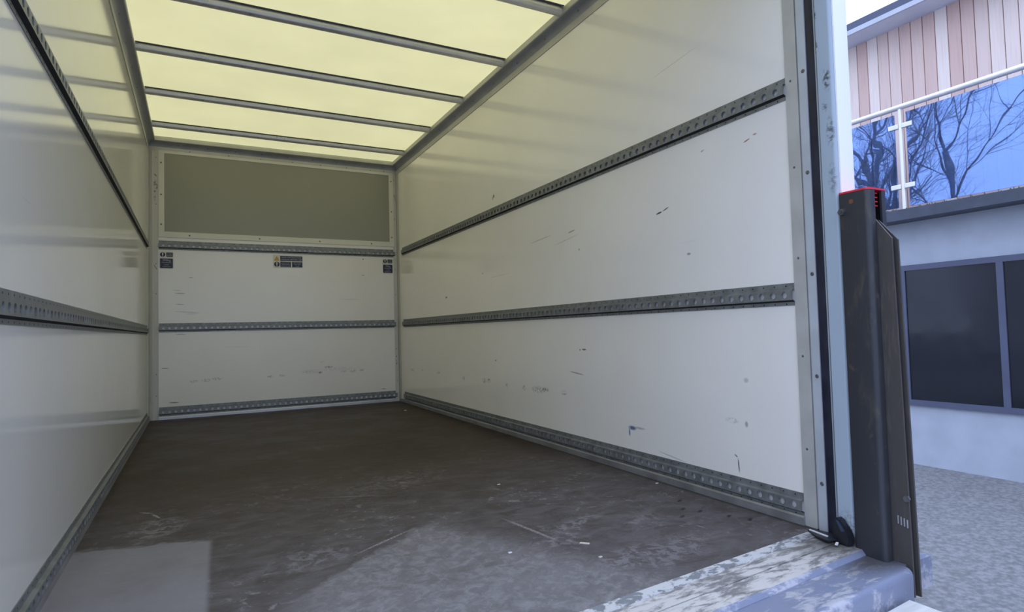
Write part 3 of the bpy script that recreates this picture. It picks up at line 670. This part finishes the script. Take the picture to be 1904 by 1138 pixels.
panel(t, 1.047, 1.133, 1.239, 1.286, [('KEEP HANDS', .0115, 1.277, 1.0), ('AND FEET', .0115, 1.263, 1.0), ('CLEAR', .0115, 1.248, 1.0)], r=.003)

# ------------------------------------------------------------------ scraps on the floor
def scrap(x, y, l, w, h, rz, mat, name, label):
    bm = BM(); pts = [(-l/2, -w/2), (l*.45, -w*.6), (l/2, w*.3), (-l*.42, w/2)]
    add_prism(bm, pts, 0, h, lambda p, q, t: (p, q, t)); o = build(name, bm, mat)
    o.location = (x, y, 0.0); o.rotation_euler = (0, 0, rz); return tag(o, label, 'floor scrap', 'scraps on the floor')
scrap(1.320, -4.029, .030, .007, .003, -.75, M['chip'], 'wood_chip', 'largest pale wood chip on the brown floor, near the front')
scrap(1.297, -4.138, .011, .007, .002, .2, M['chip'], 'wood_chip', 'small pale chip on the floor close to the sill')
scrap(1.955, -3.62, .012, .008, .003, .4, M['chip'], 'wood_chip', 'tiny chip beside the right skirting')
scrap(1.409, -3.277, .014, .007, .002, .3, M['chip'], 'wood_chip', 'tiny pale chip in the middle of the floor')
scrap(1.098, -3.977, .011, .007, .002, .1, M['paper'], 'paper_scrap', 'tiny white scrap on the rubbed floor patch')
scrap(1.82, -.72, .022, .012, .003, .6, M['paper'], 'paper_scrap', 'white scrap on the floor near the far right corner')
scrap(1.925, -4.412, .022, .007, .003, .5, M['paper'], 'paper_scrap', 'crumpled white scrap under the rubber buffer on the sill')

# ------------------------------------------------------------------ the building beyond
bd = thing('building', (9.5, -3, -.95), 'timber clad building with a first floor balcony, outside the door', 'building')
bm = BM()
BW, WX = .1375, 8.2
n0 = int(round((-14+40)/BW)); n1 = int(round((5+40)/BW))
for i in range(n0, n1):
    y = -40.025 + i*BW
    add_prism(bm, [(WX+.02, y+.004), (WX+.004, y+.004), (WX, y+.008), (WX, y+BW-.008), (WX+.004, y+BW-.004), (WX+.02, y+BW-.004)], 1.8305, 4.35, lambda p, q, t: (p, q, t))
o = build('cladding', bm, M['cedar'], bd); o['label'] = 'vertical cedar boards'
# cladding material reads its object coordinates: keep them in world metres along y
bm = BM(); add_box(bm, WX+.021, 14, -14, 5, 1.83, 4.35); build('wall_core', bm, M['ledge'], bd)
bm = BM(); add_box(bm, 7.83, 14, -14.3, 5.3, 4.3505, 4.40); build('soffit', bm, M['soffit'], bd)
bm = BM(); add_box(bm, 7.805, 7.8295, -14.3, 5.3, 4.345, 4.405); build('fascia_trim', bm, M['fascia_light'], bd)
bm = BM(); add_box(bm, 7.82, 14, -14.3, 5.3, 4.4055, 4.50); build('roof_edge', bm, M['fascia_dark'], bd)
bm = BM(); add_box(bm, 7.04, 14, -14, 5, 1.715, 1.83); build('balcony_slab', bm, M['ledge'], bd)
bm = BM(); add_box(bm, 7.30, 14, -14, 5, -.95, 1.7148); build('lower_wall', bm, M['render_wall'], bd)
for k in range(4):
    y0 = -1.62 - 2.6*k
    bm = BM()
    for q in ((y0-1.9, y0, 1.18, 1.24), (y0-1.9, y0, -.30, -.24), (y0-.06, y0, -.24, 1.18), (y0-1.9, y0-1.84, -.24, 1.18), (y0-.98, y0-.92, -.24, 1.18)): add_box(bm, 7.27, 7.2998, q[0], q[1], q[2], q[3])
    f = build('window_frame', bm, M['fascia_dark'], bd)
    bm = BM(); add_box(bm, 7.285, 7.2996, y0-1.84, y0-.06, -.24, 1.18); g = build('window_pane', bm, M['dark_glass'], bd); g.parent = f
rl = thing('balcony_railing', (7.1, -3, 1.83), 'steel and blue glass railing along the balcony edge', 'railing')
bm = BM(); add_cyl(bm, (7.1, -13.5, 2.955), (0, 1, 0), .030, 17.5, 16); build('handrail', bm, M['steel_rail'], rl, True)
PW = 1.30
for k in range(-3, 9):
    y = -1.815 - PW*k
    bm = BM(); add_cyl(bm, (7.1, y, 1.8305), (0, 0, 1), .020, 1.10, 14); p = build('baluster', bm, M['steel_rail'], rl, True)
    bm = BM(); add_box(bm, 7.094, 7.104, y+.060, y+PW-.060, 1.86, 2.885); build('glass_panel', bm, M['blue_glass'], rl)
    for z in (2.085, 2.745):
        for s_ in (-1, 1):
            bm = BM(); add_box(bm, 7.080, 7.093, min(y+s_*.018, y+s_*.125), max(y+s_*.018, y+s_*.125), z-.026, z+.026, 0, .006); add_box(bm, 7.1045, 7.118, min(y+s_*.018, y+s_*.125), max(y+s_*.018, y+s_*.125), z-.026, z+.026, 0, .006)
            add_box(bm, 7.0931, 7.1044, min(y+s_*.018, y+s_*.058), max(y+s_*.018, y+s_*.058), z-.02, z+.02)
            build('glass_clamp', bm, M['steel_rail'], p)
bm = BM()
for k in range(160):
    y = random.uniform(-5, 1); x = 7.050 + random.uniform(0, .018); s_ = random.uniform(.006, .018)
    add_cyl(bm, (x, y, 1.83), (0, 0, 1), min(s_, .009), s_*.9, 6, 0, s_*.3)
tag(build('moss', bm, M['moss']), 'green moss along the dark balcony edge', 'moss', kind='stuff')

# ------------------------------------------------------------------ bare trees across the road, mirrored in the balcony glass
def tree(x, y, h, seed, label):
    rnd = random.Random(seed); bm = BM()
    def limb(p, d, ln, r, lev):
        n = 4 if lev < 2 else 3; q = p; rr = r
        for i in range(n):
            d2 = (d + Vector((rnd.uniform(-1, 1), rnd.uniform(-1, 1), rnd.uniform(-.4, .7)))*(.10 if lev == 0 else .22)).normalized()
            r2 = rr*(.86 if lev == 0 else .78)
            add_cyl(bm, q, d2, rr, ln/n*1.03, 7 if lev < 2 else 4, 0, r2)
            q = q + d2*(ln/n); d = d2; rr = r2
            if lev < 4 and (i > 0 or lev > 0):
                for _ in range(2 if lev < 3 else 2):
                    a = rnd.uniform(0, 2*math.pi); sp = rnd.uniform(.5, 1.0)
                    e1 = d.orthogonal().normalized(); e2 = d.cross(e1)
                    limb(q, (d + (e1*math.cos(a)+e2*math.sin(a))*sp + Vector((0, 0, .15))).normalized(), ln*rnd.uniform(.45, .62), rr*rnd.uniform(.45, .6), lev+1)
    limb(Vector((0, 0, 0)), Vector((0, 0, 1)), h*.62, h*.0125, 0)
    o = build('bare_tree', bm, M['bark'], None, False, False); o.location = (x, y, -.95)
    return tag(o, label, 'tree', 'bare trees')
trees = [(-8.0, 7.15, 12, 'bare winter tree mirrored at the right side of the nearest glass panel'), (-9.5, 8.75, 13, 'bare tree mirrored in the middle of the nearest glass panel'),
         (-11.0, 10.0, 14, 'bare tree mirrored at the left side of the nearest glass panel'), (-15.5, 11.6, 15, 'tall bare tree standing at the back of the row'),
         (-9.0, 4.9, 12, 'bare tree mirrored in the second glass panel'), (-9.5, 2.0, 12, 'bare tree mirrored in the third glass panel')]
for i, (x, y, h, lab) in enumerate(trees): tree(x, y, h, 21+i, lab)
